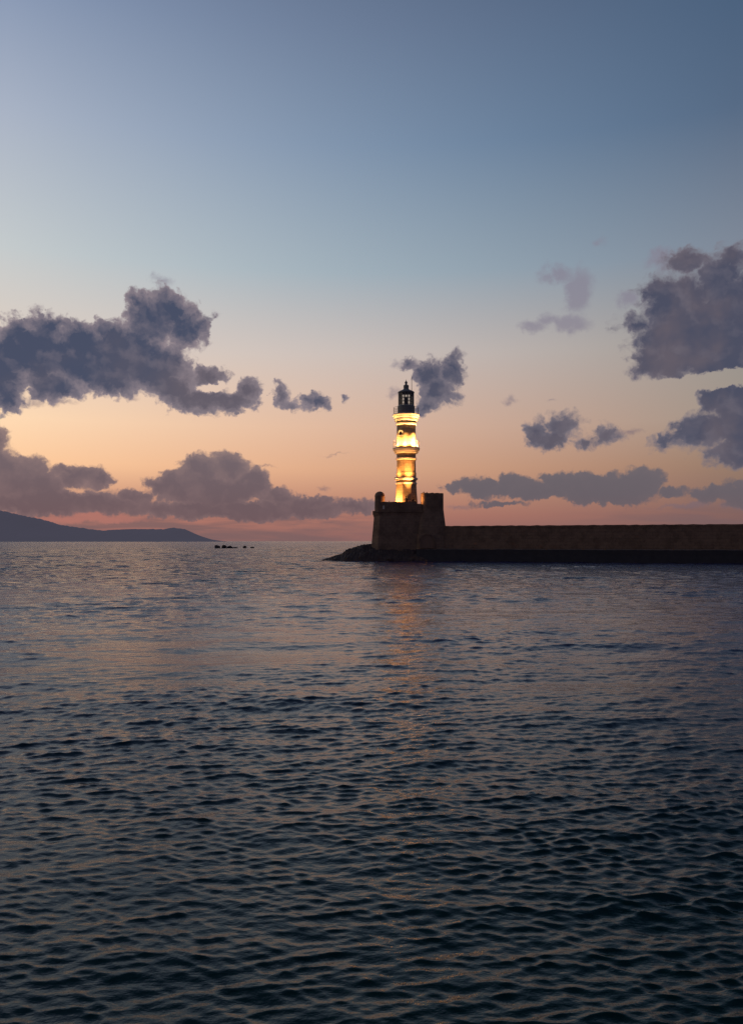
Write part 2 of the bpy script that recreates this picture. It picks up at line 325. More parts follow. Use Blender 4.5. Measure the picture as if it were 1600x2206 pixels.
# ------------------------------------------------------------ the sea
def hashn(x, y):      # smooth patch field (gusts)
    v = np.zeros_like(x)
    rr_ = np.random.default_rng(5)
    for k in range(12):
        L = rr_.uniform(4, 30); th = rr_.uniform(0, PI); ph = rr_.uniform(0, 6.28)
        v += np.cos((x*math.cos(th)+y*math.sin(th)*1.6)*2*PI/L+ph)
    return v/math.sqrt(5)
def build_sea():
    r = [0.5, 1.2, 2.0, 2.8]; 
    while r[-1] < 420: r.append(r[-1]+max(0.012, 0.0034*r[-1]))
    while r[-1] < 60000: r.append(r[-1]*1.06)
    r = np.array(r)
    fine = np.radians(np.arange(-28.5, 28.501, 0.058))
    cl = np.radians(np.arange(-180, -28.8, 1.5)); cr = -cl[::-1]
    th = np.concatenate([cl, fine, cr[:-1]])       # closed ring
    nr, nt = len(r), len(th)
    R, Tt = np.meshgrid(r, th, indexing='ij')
    X = (R*np.sin(Tt)).astype(np.float32); Y = (R*np.cos(Tt)).astype(np.float32)
    dr = np.gradient(r).astype(np.float32)[:, None]
    dth = np.gradient(th).astype(np.float32)[None, :]
    lat = (R*dth).astype(np.float32)
    Z = np.zeros_like(X); DX = np.zeros_like(X); DY = np.zeros_like(X)
    patch = np.clip(1.05+0.36*hashn(X, Y), 0.6, 2.1).astype(np.float32)
    nw = 200
    lam = np.exp(rng.uniform(math.log(0.07), math.log(9.0), nw)); lam = np.sort(lam)
    far = np.clip((R-12.0)/55.0, 0, 1)**0.8
    for L in lam:
        main = math.radians(97)
        a = main + rng.normal(0, 0.34 if L > 1.2 else 0.46)
        k = 2*PI/L
        slope = 0.0205*float(np.interp(math.log(L), [math.log(q) for q in (0.07, 0.12, 0.2, 0.35, 0.6, 1.0, 2.0, 4.0, 9.0)], [2.4, 2.4, 1.75, 0.95, 0.58, 0.4, 0.31, 0.24, 0.16]))
        far2 = np.clip((R-60.0)/160.0, 0, 1)
        grow = (1.0 + far2*(1.3 if L > 1.2 else 0.0) + far*(1.0 if L > 1.5 else 0.9 if L > 0.5 else 0.0)).astype(np.float32)
        A = slope/k*rng.uniform(0.6, 1.4)*1.0
        ph = rng.uniform(0, 2*PI); cx, cy = math.cos(a), math.sin(a)
        eff = dr*abs(cy)+lat*abs(cx)*1.0
        m_ = np.clip((L/eff-2.2)/2.0, 0, 1)
        rows = np.where(m_.max(axis=1) > 0)[0]
        if len(rows) == 0: continue
        sl = slice(rows[0], rows[-1]+1)
        P = (k*(X[sl]*cx+Y[sl]*cy)+ph).astype(np.float32)
        am = (A*m_[sl]*grow[sl]*(patch[sl] if L < 3 else 1.0)).astype(np.float32)
        c_, s_ = np.cos(P), np.sin(P)
        Z[sl] += am*c_; DX[sl] -= am*cx*s_*1.35; DY[sl] -= am*cy*s_*1.35
    fade = np.clip((R-1.0)/1.5, 0, 1)
    co = np.stack([X+DX*fade, Y+DY*fade, Z*fade], axis=-1).reshape(-1, 3).astype(np.float32)
    i = np.arange(nr-1)[:, None]; j = np.arange(nt)[None, :]; j2 = (j+1) % nt
    quads = np.stack([i*nt+j, (i+1)*nt+j+0*i, (i+1)*nt+j2, i*nt+j2], axis=-1).reshape(-1, 4).astype(np.int32)
    me = bpy.data.meshes.new('sea'); nq = len(quads)
    me.vertices.add(len(co)); me.vertices.foreach_set('co', co.ravel())
    me.loops.add(nq*4); me.loops.foreach_set('vertex_index', quads[:, ::-1].ravel())
    me.polygons.add(nq); me.polygons.foreach_set('loop_start', np.arange(0, nq*4, 4, dtype=np.int32))
    me.polygons.foreach_set('loop_total', np.full(nq, 4, dtype=np.int32))
    me.polygons.foreach_set('use_smooth', np.ones(nq, dtype=bool))
    me.update(); me.validate()
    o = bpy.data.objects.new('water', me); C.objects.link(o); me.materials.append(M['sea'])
    if me.polygons[nq//2].normal.z < 0: me.flip_normals()
    tag(o, kind='structure'); print('sea verts', len(co))
build_sea()

# ------------------------------------------------------------ far hills
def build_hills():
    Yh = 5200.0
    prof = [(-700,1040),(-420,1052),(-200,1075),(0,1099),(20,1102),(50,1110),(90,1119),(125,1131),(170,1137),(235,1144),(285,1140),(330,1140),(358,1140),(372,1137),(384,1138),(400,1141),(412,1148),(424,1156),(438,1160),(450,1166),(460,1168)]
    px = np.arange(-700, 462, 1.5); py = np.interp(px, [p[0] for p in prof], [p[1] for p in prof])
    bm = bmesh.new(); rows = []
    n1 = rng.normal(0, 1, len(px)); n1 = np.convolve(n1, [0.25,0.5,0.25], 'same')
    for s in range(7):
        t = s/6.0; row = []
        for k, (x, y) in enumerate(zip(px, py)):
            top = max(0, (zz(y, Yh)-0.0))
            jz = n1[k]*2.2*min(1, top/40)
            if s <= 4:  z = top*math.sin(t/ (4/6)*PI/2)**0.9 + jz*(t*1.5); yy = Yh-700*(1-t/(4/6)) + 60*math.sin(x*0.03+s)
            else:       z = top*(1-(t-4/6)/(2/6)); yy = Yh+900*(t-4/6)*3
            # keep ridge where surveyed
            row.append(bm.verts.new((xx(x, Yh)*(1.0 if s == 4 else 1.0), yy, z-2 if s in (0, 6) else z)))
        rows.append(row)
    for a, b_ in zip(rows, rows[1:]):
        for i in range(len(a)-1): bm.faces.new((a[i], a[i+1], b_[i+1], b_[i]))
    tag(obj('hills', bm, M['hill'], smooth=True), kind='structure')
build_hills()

# ------------------------------------------------------------ breakwater wall and quay
def build_mole():
    q0 = Vector((xx(948, 114.6), 114.6)); q1 = Vector((xx(1600, 103.6), 103.6)); dirv = (q1-q0).normalized(); nrm = Vector((-dirv.y, dirv.x))
    if nrm.y < 0: nrm = -nrm
    length = (q1-q0).length*1.9
    # wall
    bm = bmesh.new(); N = 150; rings = []
    for i in range(N+1):
        s = length*i/N; p = q0+dirv*s
        top = zz(1133, 114.6)+ (s/length)*0.06 + 0.022*math.sin(i*1.7)+random.uniform(-0.025, 0.025)
        sh = 0.55
        rings.append([(p.x, p.y, -0.5), (p.x+nrm.x*0.12, p.y+nrm.y*0.12, top-0.25), (p.x+nrm.x*0.06, p.y+nrm.y*0.06, top-0.24), (p.x+nrm.x*0.06, p.y+nrm.y*0.06, top),
                      (p.x+nrm.x*2.2, p.y+nrm.y*2.2, top+0.03), (p.x+nrm.x*2.3, p.y+nrm.y*2.3, -0.5)])
    add_loft(bm, rings)
    bmesh.ops.recalc_face_normals(bm, faces=bm.faces)
    w = thing('breakwater_wall', 'long low stone breakwater wall running right from the lighthouse fort', 'wall', (q0.x, q0.y, 0))
    o = obj('wall', bm, M['mole'], w); o.matrix_parent_inverse = Matrix.Translation((-q0.x, -q0.y, 0))
    # quay step in front
    bm = bmesh.new(); rings = []
    for i in range(N+1):
        s = length*i/N-3; p = q0+dirv*s; j = random.uniform(-0.015, 0.015)
        f = p-nrm*(2.3+j); g_ = p-nrm*(2.15+j)
        rings.append([(p.x-nrm.x*2.75, p.y-nrm.y*2.75, -0.6), (f.x, f.y, 0.9+random.uniform(-.03,.03)), (g_.x, g_.y, 1.66+random.uniform(-.03,.03)), (p.x-nrm.x*0.0, p.y-nrm.y*0.0, 1.74), (p.x+nrm.x*0.3, p.y+nrm.y*0.3, -0.6)])
    add_loft(bm, rings); bmesh.ops.recalc_face_normals(bm, faces=bm.faces)
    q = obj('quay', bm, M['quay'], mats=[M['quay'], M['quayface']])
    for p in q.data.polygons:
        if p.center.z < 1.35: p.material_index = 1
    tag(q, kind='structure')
build_mole()

# ------------------------------------------------------------ the fort under the lighthouse
YF = 115.0; YC = 119.0
TX = xx(875, YC)
fort = thing('harbour_fort', 'dark stone fort with battered walls carrying the lit lighthouse', 'fort', (TX, YC, 0))
def fpart(name, bm, material, smooth=False, parent=None):
    o = obj(name, bm, material, parent or fort, smooth)
    if parent is None: o.matrix_parent_inverse = Matrix.Translation((-TX, -YC, 0))
    return o
ZCORD = zz(1102, YF); ZPAR = zz(1081, YF); ZDECK = ZPAR-0.92
def plan(l, r, y0, y1, ch, z):   # chamfered plan
    return [(l+ch,y0,z),(r-ch,y0,z),(r,y0+ch,z),(r,y1-ch,z),(r-ch,y1,z),(l+ch,y1,z),(l,y1-ch,z),(l,y0+ch,z)]
def fine_loft(bm, A, B, n, jit=0.0):
    rings = []
    for i in range(n+1):
        t = i/n; rings.append([tuple(a[k]*(1-t)+b_[k]*t + (random.uniform(-jit, jit) if k < 2 else 0) for k in range(3)) for a, b_ in zip(A, B)])
    add_loft(bm, rings)
L0, R0 = xx(800, YF+1.0), xx(962, YF+1.0); L1, R1 = xx(806.5, YF+1.0), xx(952, YF+1.0)
bm = bmesh.new(); fine_loft(bm, plan(L0-0.25, R0+0.1, YF-0.6, YF+13, 1.0, -0.5), plan(L1, R1, YF, YF+12, 0.8, ZCORD-0.05), 8, 0.02)
fpart('wall', bm, M['fort'])
bm = bmesh.new(); LC = xx(802.5, YF+1.0)
rings = [plan(L1+0.02, R1-0.02, YF+0.02, YF+12, 0.8, ZCORD-0.8), plan(LC+0.05, R1-0.01, YF-0.12, YF+12.2, 0.8, ZCORD-0.13), plan(LC, R1-0.01, YF-0.2, YF+12.2, 0.8, ZCORD-0.05), plan(LC, R1-0.01, YF-0.2, YF+12.2, 0.8, ZCORD+0.12)]
add_loft(bm, rings); fpart('cordon', bm, M['fort'])
# parapet walls round the deck (open at the top)
LP = xx(807.5, YF+1.0); XG = xx(897, YF)
bm = bmesh.new()
def wall_run(bm, pts, z0, z1f, th):
    for (x0, y0), (x1, y1) in zip(pts, pts[1:]):
        n = max(2, int(math.hypot(x1-x0, y1-y0)/0.45))
        dx_, dy_ = (x1-x0), (y1-y0); L = math.hypot(dx_, dy_); nx, ny = -dy_/L*th, dx_/L*th
        rings = []
        for i in range(n+1):
            t = i/n; x, y = x0+dx_*t, y0+dy_*t; zt = z1f+random.uniform(-0.03, 0.03)
            rings.append([(x,y,z0),(x,y,zt),(x+nx,y+ny,zt),(x+nx,y+ny,z0)])
        add_loft(bm, rings)
wall_run(bm, [(LP+0.5, YF+0.02), (XG, YF+0.02)], ZCORD+0.1, ZPAR, 0.55)
wall_run(bm, [(XG+0.004, YF+0.05), (xx(909, YF), YF+0.05)], ZCORD+0.1, ZPAR-0.3, 0.5)
wall_run(bm, [(LP, YF+11.8), (LP, YF+0.5)], ZCORD+0.1, ZPAR, 0.55)
wall_run(bm, [(R1-0.2, YF+2), (R1-0.2, YF+11.9)], ZCORD+0.1, ZPAR-0.2, 0.5)
wall_run(bm, [(R1-0.2, YF+11.9), (LP, YF+11.9)], ZCORD+0.1, ZPAR-0.2, 0.5)
bmesh.ops.recalc_face_normals(bm, faces=bm.faces)
fpart('parapet', bm, M['fort'])
bm = bmesh.new(); add_box(bm, LP+0.3, R1-0.3, YF+0.3, YF+11.6, ZCORD, ZDECK); fpart('deck', bm, M['fort'])
# sentry box on the left corner
bx_, by_ = xx(817.8, YF+0.8), YF+0.8; zt = zz(1058.5, YF+0.8); rb_ = 10.6/F*(YF+0.8)
bm = bmesh.new()
prof = [(rb_*1.0, ZCORD+0.1), (rb_*1.02, ZPAR-0.3), (rb_*1.0, zt-rb_*1.12), (rb_*0.99, zt-rb_*0.98)]
add_lathe(bm, prof, 28, bx_, by_); o = fpart('sentry_box', bm, M['fort'])
bm = bmesh.new()
prof = [(rb_*1.07, zt-rb_*1.0), (rb_*1.07, zt-rb_*0.9)]+[(rb_*1.0*math.cos(a), zt-rb_*0.9+rb_*0.88*math.sin(a)) for a in np.linspace(0.05, 1.45, 8)]
add_lathe(bm, prof, 28, bx_, by_); fpart('dome', bm, M['fort'], True, o)
bm = bmesh.new(); add_box(bm, bx_+rb_*0.86, bx_+rb_*1.03, by_-0.2, by_+0.2, ZPAR+0.05, ZPAR+0.75); fpart('doorway', bm, M['void'], False, o)
# round turret on the right
tx_, ty_ = xx(930.5, YF+1.4), YF+1.4; rt = 23.7/F*(YF+1.4); ztt = zz(1063, YF+1.4)
bm = bmesh.new(); seg = 44; rings = []
zs = [(-0.5, 1.5), (zz(1170, ty_), 1.42), (zz(1133, ty_), 1.26), (zz(1112, ty_), 1.10), (zz(1098, ty_), 1.0), (ztt-1.0, 1.0), (ztt-0.02, 1.0)]
for z, k in zs:
    rr0 = []
    for i in range(seg):
        a = 2*PI*i/seg; sq = 1.0/(abs(math.cos(a))**5+abs(math.sin(a))**5)**(1/5)   # rounded square
        cxs = 0.0 if k <= 1 else 0.0
        rr0.append((tx_+rt*k*sq*math.cos(a) + (rt*(k-1)*-0.35), ty_+rt*k*sq*math.sin(a), z + (random.uniform(-.05,.05) if z > ztt-0.5 else 0)))
    rings.append(rr0)
top = [(tx_+(p[0]-tx_)*0.68, ty_+(p[1]-ty_)*0.68, p[2]) for p in rings[-1]]
inn = [(p[0], p[1], ZDECK+0.02) for p in top]
rings += [top, inn]
add_loft(bm, rings); fpart('turret', bm, M['fort'])
# arched recess in the foot of the wall
ax_, az0, ay_ = xx(919, 114.1), zz(1172, 114.1), YF-1.28
ar = 14/F*114
bm = bmesh.new(); zs0 = zz(1163, 114.1)
seg = 12
def arch_pts(r, y):
    return [(ax_-r, y, az0-0.6)]+[(ax_-r*math.cos(PI*i/seg), y, zs0+r*0.8*math.sin(PI*i/seg)) for i in range(seg+1)]+[(ax_+r, y, az0-0.6)]
A1, A2 = arch_pts(ar, ay_), arch_pts(ar*1.15, ay_); A2b = arch_pts(ar*1.15, ay_+1.2); A1b = arch_pts(ar, ay_+1.2)
v = [[bm.verts.new(p) for p in R_] for R_ in (A1, A2, A2b, A1b)]
for a, b_ in ((0,1),(1,2),(3,0)):
    for i in range(len(A1)-1): bm.faces.new((v[a][i], v[a][i+1], v[b_][i+1], v[b_][i]))
bmesh.ops.recalc_face_normals(bm, faces=bm.faces)
o = fpart('arch', bm, M['fort'])
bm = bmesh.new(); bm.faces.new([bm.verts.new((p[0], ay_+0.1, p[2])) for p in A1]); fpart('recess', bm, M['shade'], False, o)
# small patch of light on the parapet, put in as a pale face
bm = bmesh.new(); px_ = at(826, 1092.5, YF-0.0)
bm.faces.new([bm.verts.new((px_.x+dx_, YF-0.05, px_.z+dz_)) for dx_, dz_ in ((-0.14,-0.25),(0.1,-0.3),(0.16,0.0),(0.05,0.27),(-0.1,0.2))])
fpart('light_patch', bm, M['trim'])

# ------------------------------------------------------------ rocks
def rock_mesh(bm, c, s, seed, sub=3, rough=0.35, flat=0.6):
    r_ = random.Random(seed); g = bmesh.ops.create_icosphere(bm, subdivisions=sub, radius=1.0)['verts']
    cuts = [(Vector((r_.gauss(0,1), r_.gauss(0,1), r_.gauss(0,0.7))).normalized(), r_.uniform(0.45, 0.85)) for _ in range(9)]
    from mathutils import noise as nz
    for v in g:
        p = v.co.copy()
        for n_, h_ in cuts:
            dd = p.dot(n_)
            if dd > h_: p -= n_*(dd-h_)*0.9
        p *= 1+rough*0.5*nz.noise(p*1.6+Vector((seed*3.1, 0, 0)))+rough*0.2*nz.noise(p*5+Vector((seed, 9, 0)))
        v.co = Vector((p.x*s[0]+c[0], p.y*s[1]+c[1], p.z*s[2]+c[2]))
def shore():
    # rubble mound round the foot of the fort: height field
    from mathutils import noise as nz
    bm = bmesh.new(); x0, x1, y0, y1 = xx(690, 116), xx(1010, 116), 111.6, 130.0
    nx, ny = 210, 120; g = []
    prof = [(690,1206),(700,1203.5),(722,1196),(735,1193),(745,1184),(757,1180),(770,1176),(785,1171.5),(805,1170),(840,1171),(1010,1172)]
    for j in range(ny+1):
        y = y0+(y1-y0)*j/ny; row = []
        for i in range(nx+1):
            x = x0+(x1-x0)*i/nx; px = 800+x/116*F
            yp = float(np.interp(px, [p[0] for p in prof], [p[1] for p in prof])); H = zz(yp, 117)
            t = min(1, max(0, (y-112.3)/3.6)); back = min(1, max(0, (129-y)/5))
            h = H*(t**0.6)*min(1, back)*0.93
            n_ = nz.noise(Vector((x*0.9, y*0.9, 0)))*0.22+abs(nz.noise(Vector((x*2.3, y*2.3, 4))))*0.25+nz.noise(Vector((x*6, y*6, 1)))*0.12
            h = h + n_*min(1.0, 0.35+h*0.4) - 0.25*(1-t) - 0.12
            if t <= 0: h = -0.7
            row.append(bm.verts.new((x, y+nz.noise(Vector((x, y, 8)))*0.2, h)))
        g.append(row)
    for j in range(ny):
        for i in range(nx): bm.faces.new((g[j][i], g[j][i+1], g[j+1][i+1], g[j+1][i]))
    o = obj('rocky_shore', bm, M['rock']); tag(o, kind='structure')
    for k in range(30):
        px = random.uniform(735, 1010) if k < 24 else random.uniform(706, 740)
        y = random.uniform(112.4, 113.6) if px > 800 else random.uniform(113.5, 116)
        s = random.uniform(0.35, 0.8) if px > 740 else random.uniform(0.25, 0.45)
        bm = bmesh.new(); rock_mesh(bm, (0,0,0), (s*1.2, s, s*0.75), k, 2)
        o = obj('boulder', bm, M['rock'])
        o.location = (xx(px, y), y, random.uniform(0.0, 0.35) if px > 740 else 0.0)
        tag(o, 'dark wet boulder in the rubble along the waterline of the fort', 'boulder', 'boulders along the fort waterline')
shore()
# black rocks awash out at sea
sea_rocks = [
 (470, 1179, 12, 8, 'black rock with a blunt peak, left end of the reef out at sea'),
 (481, 1179, 12, 7.5, 'black slanting rock, second from the left in the reef out at sea'),
 (493.5, 1180, 14, 6, 'low peaked black rock in the middle of the reef out at sea'),
 (506, 1181, 16, 2.6, 'long flat black rock barely awash, right end of the reef'),
 (529, 1180, 9, 6, 'lone black rock standing apart right of the reef'),
 (544, 1181, 7, 4, 'smallest black rock, farthest right of those out at sea')]
for k, (px, py, w_, h_, lab) in enumerate(sea_rocks):
    Yr = 320.0; s = 1/F*Yr
    bm = bmesh.new(); rock_mesh(bm, (0,0,0), (w_*s*0.6, w_*s*0.5, h_*s*0.75), 40+k, 3, 0.6)
    o = obj('sea_rock', bm, M['rock']); o.location = (xx(px, Yr), Yr+random.uniform(-2, 2), h_*s*0.2)
    tag(o, lab, 'rock', 'black rocks out at sea')

# ------------------------------------------------------------ the lighthouse
SC = YC/F                                   # metres per photograph pixel at the tower
def tz(py): return zz(py, YC)
ZB = ZDECK-0.05
lh = thing('lighthouse', 'tall floodlit stone lighthouse with two galleries and dark lantern room', 'lighthouse', (TX, YC, ZB))
def lz(py): return tz(py)-ZB
def lp(name, prof_px, material, seg=48, rot=0.0, smooth=False, parent=lh, cap=True):
    bm = bmesh.new()
    add_lathe(bm, [(w*SC, lz(y)) for w, y in prof_px], seg, 0, 0, rot, cap)
    return obj(name, bm, material, parent, smooth)
k8 = 1/math.cos(PI/8)
bm = bmesh.new()
add_lathe(bm, [(24.0*SC*k8*0.985, 0.0), (23.6*SC*k8*0.985, lz(1079)), (22.6*SC*k8*0.97, lz(1062)), (21.8*SC*k8*0.97, lz(1042))], 8, 0, 0, math.radians(23.5))
lower = obj('lower_shaft', bm, M['tower'], lh)
lp('cornice', [(21.5,1043.5),(23.0,1043),(23.2,1040.5),(21.6,1040.2)], M['trim'], 48)
lp('frieze', [(21.3,1041),(21.3,1034)], M['tower'], 32)
lp('cornice', [(22.0,1035),(24.2,1034),(24.6,1031),(24.4,1030.2),(20.5,1029.8)], M['trim'], 48)
middle = lp('middle_shaft', [(21.6,1030.5),(21.5,1020.4),(21.9,1020.2),(21.9,1019),(20.6,1018.6),(20.4,990)], M['tower'], 16, PI/16)
lp('cornice', [(20.6,991.5),(22.4,990.6),(22.5,988),(20.8,987.4)], M['trim'], 48)
lp('frieze', [(20.6,988),(20.6,976.5)], M['tower'], 32)
g1 = lp('gallery', [(21.5,977.5),(24.8,977),(25.8,974.6),(26.2,973.4),(26.2,973.0),(27.6,972.6),(28.0,970.6),(27.2,970.4),(27.2,969.7),(29.0,969.4),(29.3,967.4),(29.1,966.2),(20,966)], M['trim'], 64)
upper = lp('upper_shaft', [(20.4,967),(20.3,914.5)], M['tower'], 48, 0, True)
lp('cornice', [(20.5,916.4),(22.0,915.8),(22.2,912.6),(20.8,912)], M['trim'], 48)
lp('frieze', [(20.9,913),(20.9,906.5)], M['tower'], 32)
g2 = lp('gallery', [(21.5,908),(24.6,907.4),(25.4,904.4),(25.2,902.9),(24.9,902.2),(26.4,901.8),(27.3,899.0),(26.6,898.6),(26.5,897.7),(28.4,897.3),(29.0,894.8),(28.7,893.3),(18,893.1)], M['trim'], 64)
def railing(parent, yb, yt, R_px, n):
    bm = bmesh.new(); R = R_px*SC
    for i in range(n):
        a = 2*PI*i/n; add_tube(bm, (R*math.cos(a), R*math.sin(a), lz(yb)), (R*math.cos(a), R*math.sin(a), lz(yt)), 0.018, 5)
    for t in (0.33, 0.66, 1.0): add_ring(bm, R, lz(yb)+(lz(yt)-lz(yb))*t, 0.012 if t < 1 else 0.02, 40)
    obj('railing', bm, M['rail'], parent)
railing(g1, 966.2, 951.5, 27.8, 20); railing(g2, 893.1, 878.5, 27.0, 20)
# lantern
lant = lp('lantern_room', [(19.3,893.3),(19.2,891),(18.8,890),(18.7,880),(18.9,876.5),(17.6,874.0),(17.2,873.6),(16.4,873.4)], M['iron'], 40)
bm = bmesh.new(); add_lathe(bm, [(16.4*SC, lz(873.5)), (16.4*SC, lz(845.5))], 16, 0, 0, PI/16, False); obj('glass_pane', bm, M['glass'], lant)
bm = bmesh.new(); RM = 16.6*SC
for i in range(16):
    a = 2*PI*(i+0.5)/16; add_tube(bm, (RM*math.cos(a), RM*math.sin(a), lz(873.6)), (RM*math.cos(a), RM*math.sin(a), lz(845)), 0.045, 6)
for y in (866.5, 859.5, 852.5): add_ring(bm, RM, lz(y), 0.04, 16)
# solid corners of the cage behind the sides
obj('mullion', bm, M['iron'], lant)
for a0, a1 in ((-24, 26), (154, 206)):
    bm = bmesh.new()
    pts = [math.radians(a0+(a1-a0)*i/12) for i in range(13)]
    for a, b_ in zip(pts, pts[1:]):
        r1_, r2_ = 16.2*SC, 15.7*SC
        q = [(r1_*math.cos(a), r1_*math.sin(a)), (r1_*math.cos(b_), r1_*math.sin(b_)), (r2_*math.cos(b_), r2_*math.sin(b_)), (r2_*math.cos(a), r2_*math.sin(a))]
        add_loft(bm, [[(x, y, lz(873.5)) for x, y in q], [(x, y, lz(845.5)) for x, y in q]])
    obj('blind_panel', bm, M['iron'], lant)
bm = bmesh.new()
add_lathe(bm, [(5*SC, lz(874)), (4*SC, lz(868)), (2.2*SC, lz(866)), (3.2*SC, lz(863)), (3.4*SC, lz(860)), (3.0*SC, lz(857)), (1.2*SC, lz(855))], 20)
obj('lens', bm, M['lens'], lant)
rf = lp('roof', [(16.8,847.5),(17.9,846.8),(17.9,845.2),(16.6,843.8),(12.5,841.8),(8.6,840.2),(6.2,838.6),(5.4,837)], M['iron'], 40, 0, True)
v = lp('vent_drum', [(5.5,838),(5.7,836),(5.8,832),(6.1,831.4),(5.4,830),(3.8,829.2),(2.6,828.6)], M['iron'], 24, 0, False, rf)
lp('finial', [(2.2,829.5),(2.3,826),(3.0,825.2),(3.2,823.4),(2.2,822.6),(1.8,821.6),(0.8,820.9),(0.9,820.0),(0.35,819.3),(0.2,817)], M['iron'], 16, 0, False, rf)
bm = bmesh.new(); a = 0.72; rr1 = 18.0*SC
add_tube(bm, (12.8*SC, 13.8*SC, lz(878)), (12.8*SC, 13.8*SC, lz(808)), 0.05, 6, 0.03); obj('lightning_rod', bm, M['rail'], lant)
# round-headed window on the upper shaft
def on_shaft(ang, rpx, dz): return Vector((rpx*SC*math.sin(ang), -rpx*SC*math.cos(ang), dz))
wa = math.asin(-12.6/20.4)
def curved_patch(pts2, rpx, c_a, c_z):    # pts2: (dx metres along surface, dz)
    return [on_shaft(c_a+x/(rpx*SC), rpx, c_z+z_) for x, z_ in pts2]
wz = lz(935)
bm = bmesh.new(); outer, inner = [], []
for i in range(17):
    t = PI*i/16; outer.append((0.40*math.cos(t), 0.06+0.38*math.sin(t))); inner.append((0.26*math.cos(t), 0.04+0.26*math.sin(t)))
O0 = curved_patch(outer, 20.2, wa, wz); O1 = curved_patch(outer, 21.4, wa, wz); I1 = curved_patch(inner, 21.4, wa, wz); I0 = curved_patch(inner, 20.2, wa, wz)
vs = [[bm.verts.new(p) for p in R_] for R_ in (O0, O1, I1, I0)]
for a_, b_ in zip(vs, vs[1:]):
    for i in range(16): bm.faces.new((a_[i], a_[i+1], b_[i+1], b_[i]))
bmesh.ops.recalc_face_normals(bm, faces=bm.faces)
win = obj('window', bm, M['trim'], lh)
bm = bmesh.new(); full = [(0.25*math.cos(2*PI*i/24), -0.02+0.27*math.sin(2*PI*i/24)) for i in range(24)]
bm.faces.new([bm.verts.new(p) for p in curved_patch(full, 20.62, wa, wz)]); obj('opening', bm, M['void'], win)
bm = bmesh.new()
A_ = curved_patch([(-0.42,-0.42),(-0.2,-0.44),(0,-0.44),(0.2,-0.44),(0.42,-0.42),(0.42,-0.32),(0.2,-0.32),(0,-0.32),(-0.2,-0.32),(-0.42,-0.32)], 20.3, wa, wz)
B_ = curved_patch([(-0.42,-0.42),(-0.2,-0.44),(0,-0.44),(0.2,-0.44),(0.42,-0.42),(0.42,-0.32),(0.2,-0.32),(0,-0.32),(-0.2,-0.32),(-0.42,-0.32)], 22.0, wa, wz)
add_loft(bm, [A_, B_], True); bmesh.ops.recalc_face_normals(bm, faces=bm.faces); obj('sill', bm, M['trim'], win)
# door in the lower shaft (hidden behind the parapet below its head)
# ------------------------------------------------------------ floodlights
def flood(px, Y, z, power, aim, label, size=80, color=(1.0, 0.50, 0.15), blend=0.6, group='floodlights around the lighthouse'):
    x = px if isinstance(px, float) else px
    t = thing('floodlight', label, 'floodlight', (x, Y, z), group)
    bm = bmesh.new(); add_box(bm, -0.09, 0.09, -0.06, 0.06, -0.12, -0.02); add_tube(bm, (0,0,-0.2), (0,0,-0.12), 0.02)
    obj('housing', bm, M['lampbody'], t)
    bm = bmesh.new(); add_box(bm, -0.075, 0.075, -0.045, 0.045, -0.018, -0.006); obj('lens', bm, M['lamplit'], t)
    ld = bpy.data.lights.new('spot', 'SPOT'); ld.energy = power; ld.color = color; ld.spot_size = math.radians(size); ld.spot_blend = blend; ld.shadow_soft_size = 0.05
    lo = bpy.data.objects.new('beam', ld); C.objects.link(lo); lo.parent = t
    dirv = (Vector(aim)-Vector((x, Y, z))).normalized(); lo.rotation_euler = dirv.to_track_quat('-Z', 'Y').to_euler()
def pol(ang, r):   # ang in degrees from the camera-facing direction, + to the right
    return TX+r*math.sin(math.radians(ang)), YC-r*math.cos(math.radians(ang))
G1 = tz(966.2)
for ang, pw_, lab in ((-62, 520, 'warm floodlight on the lower gallery, left of the shaft'), (-8, 560, 'warm floodlight on the lower gallery, in front of the shaft'), (50, 1500, 'brightest warm floodlight on the lower gallery, right of the shaft')):
    x, y = pol(ang, 2.0); ax2, ay2 = pol(ang, 1.55)
    flood(x, y, G1+0.05, pw_*3.6, (ax2, ay2, G1+2.6), lab, 150, blend=0.6)
    flood_up = bpy.data.lights.new('spot', 'SPOT'); flood_up.energy = pw_*9; flood_up.color = (1.0, 0.5, 0.15); flood_up.spot_size = math.radians(44); flood_up.spot_blend = 1.0; flood_up.shadow_soft_size = 0.05
    lo_ = bpy.data.objects.new('beam', flood_up); C.objects.link(lo_); lo_.parent = bpy.data.objects[[o.name for o in bpy.data.objects if o.name.startswith('floodlight')][-1]]
    lo_.rotation_euler = (Vector((pol(ang, 1.5)[0], pol(ang, 1.5)[1], G1+3.2))-Vector((x, y, G1+0.05))).to_track_quat('-Z', 'Y').to_euler()
C1 = tz(1029.8)
for ang, pw_, lab in ((-50, 100, 'warm floodlight on the middle cornice, left of the shaft'), (12, 150, 'warm floodlight on the middle cornice, in front of the shaft')):
    x, y = pol(ang, 2.2); ax2, ay2 = pol(ang, 1.6)
    flood(x, y, C1+0.02, pw_*8, (ax2, ay2, C1+1.6), lab, 150, (1.0, 0.42, 0.11), 1.0)
D1 = ZDECK+0.25
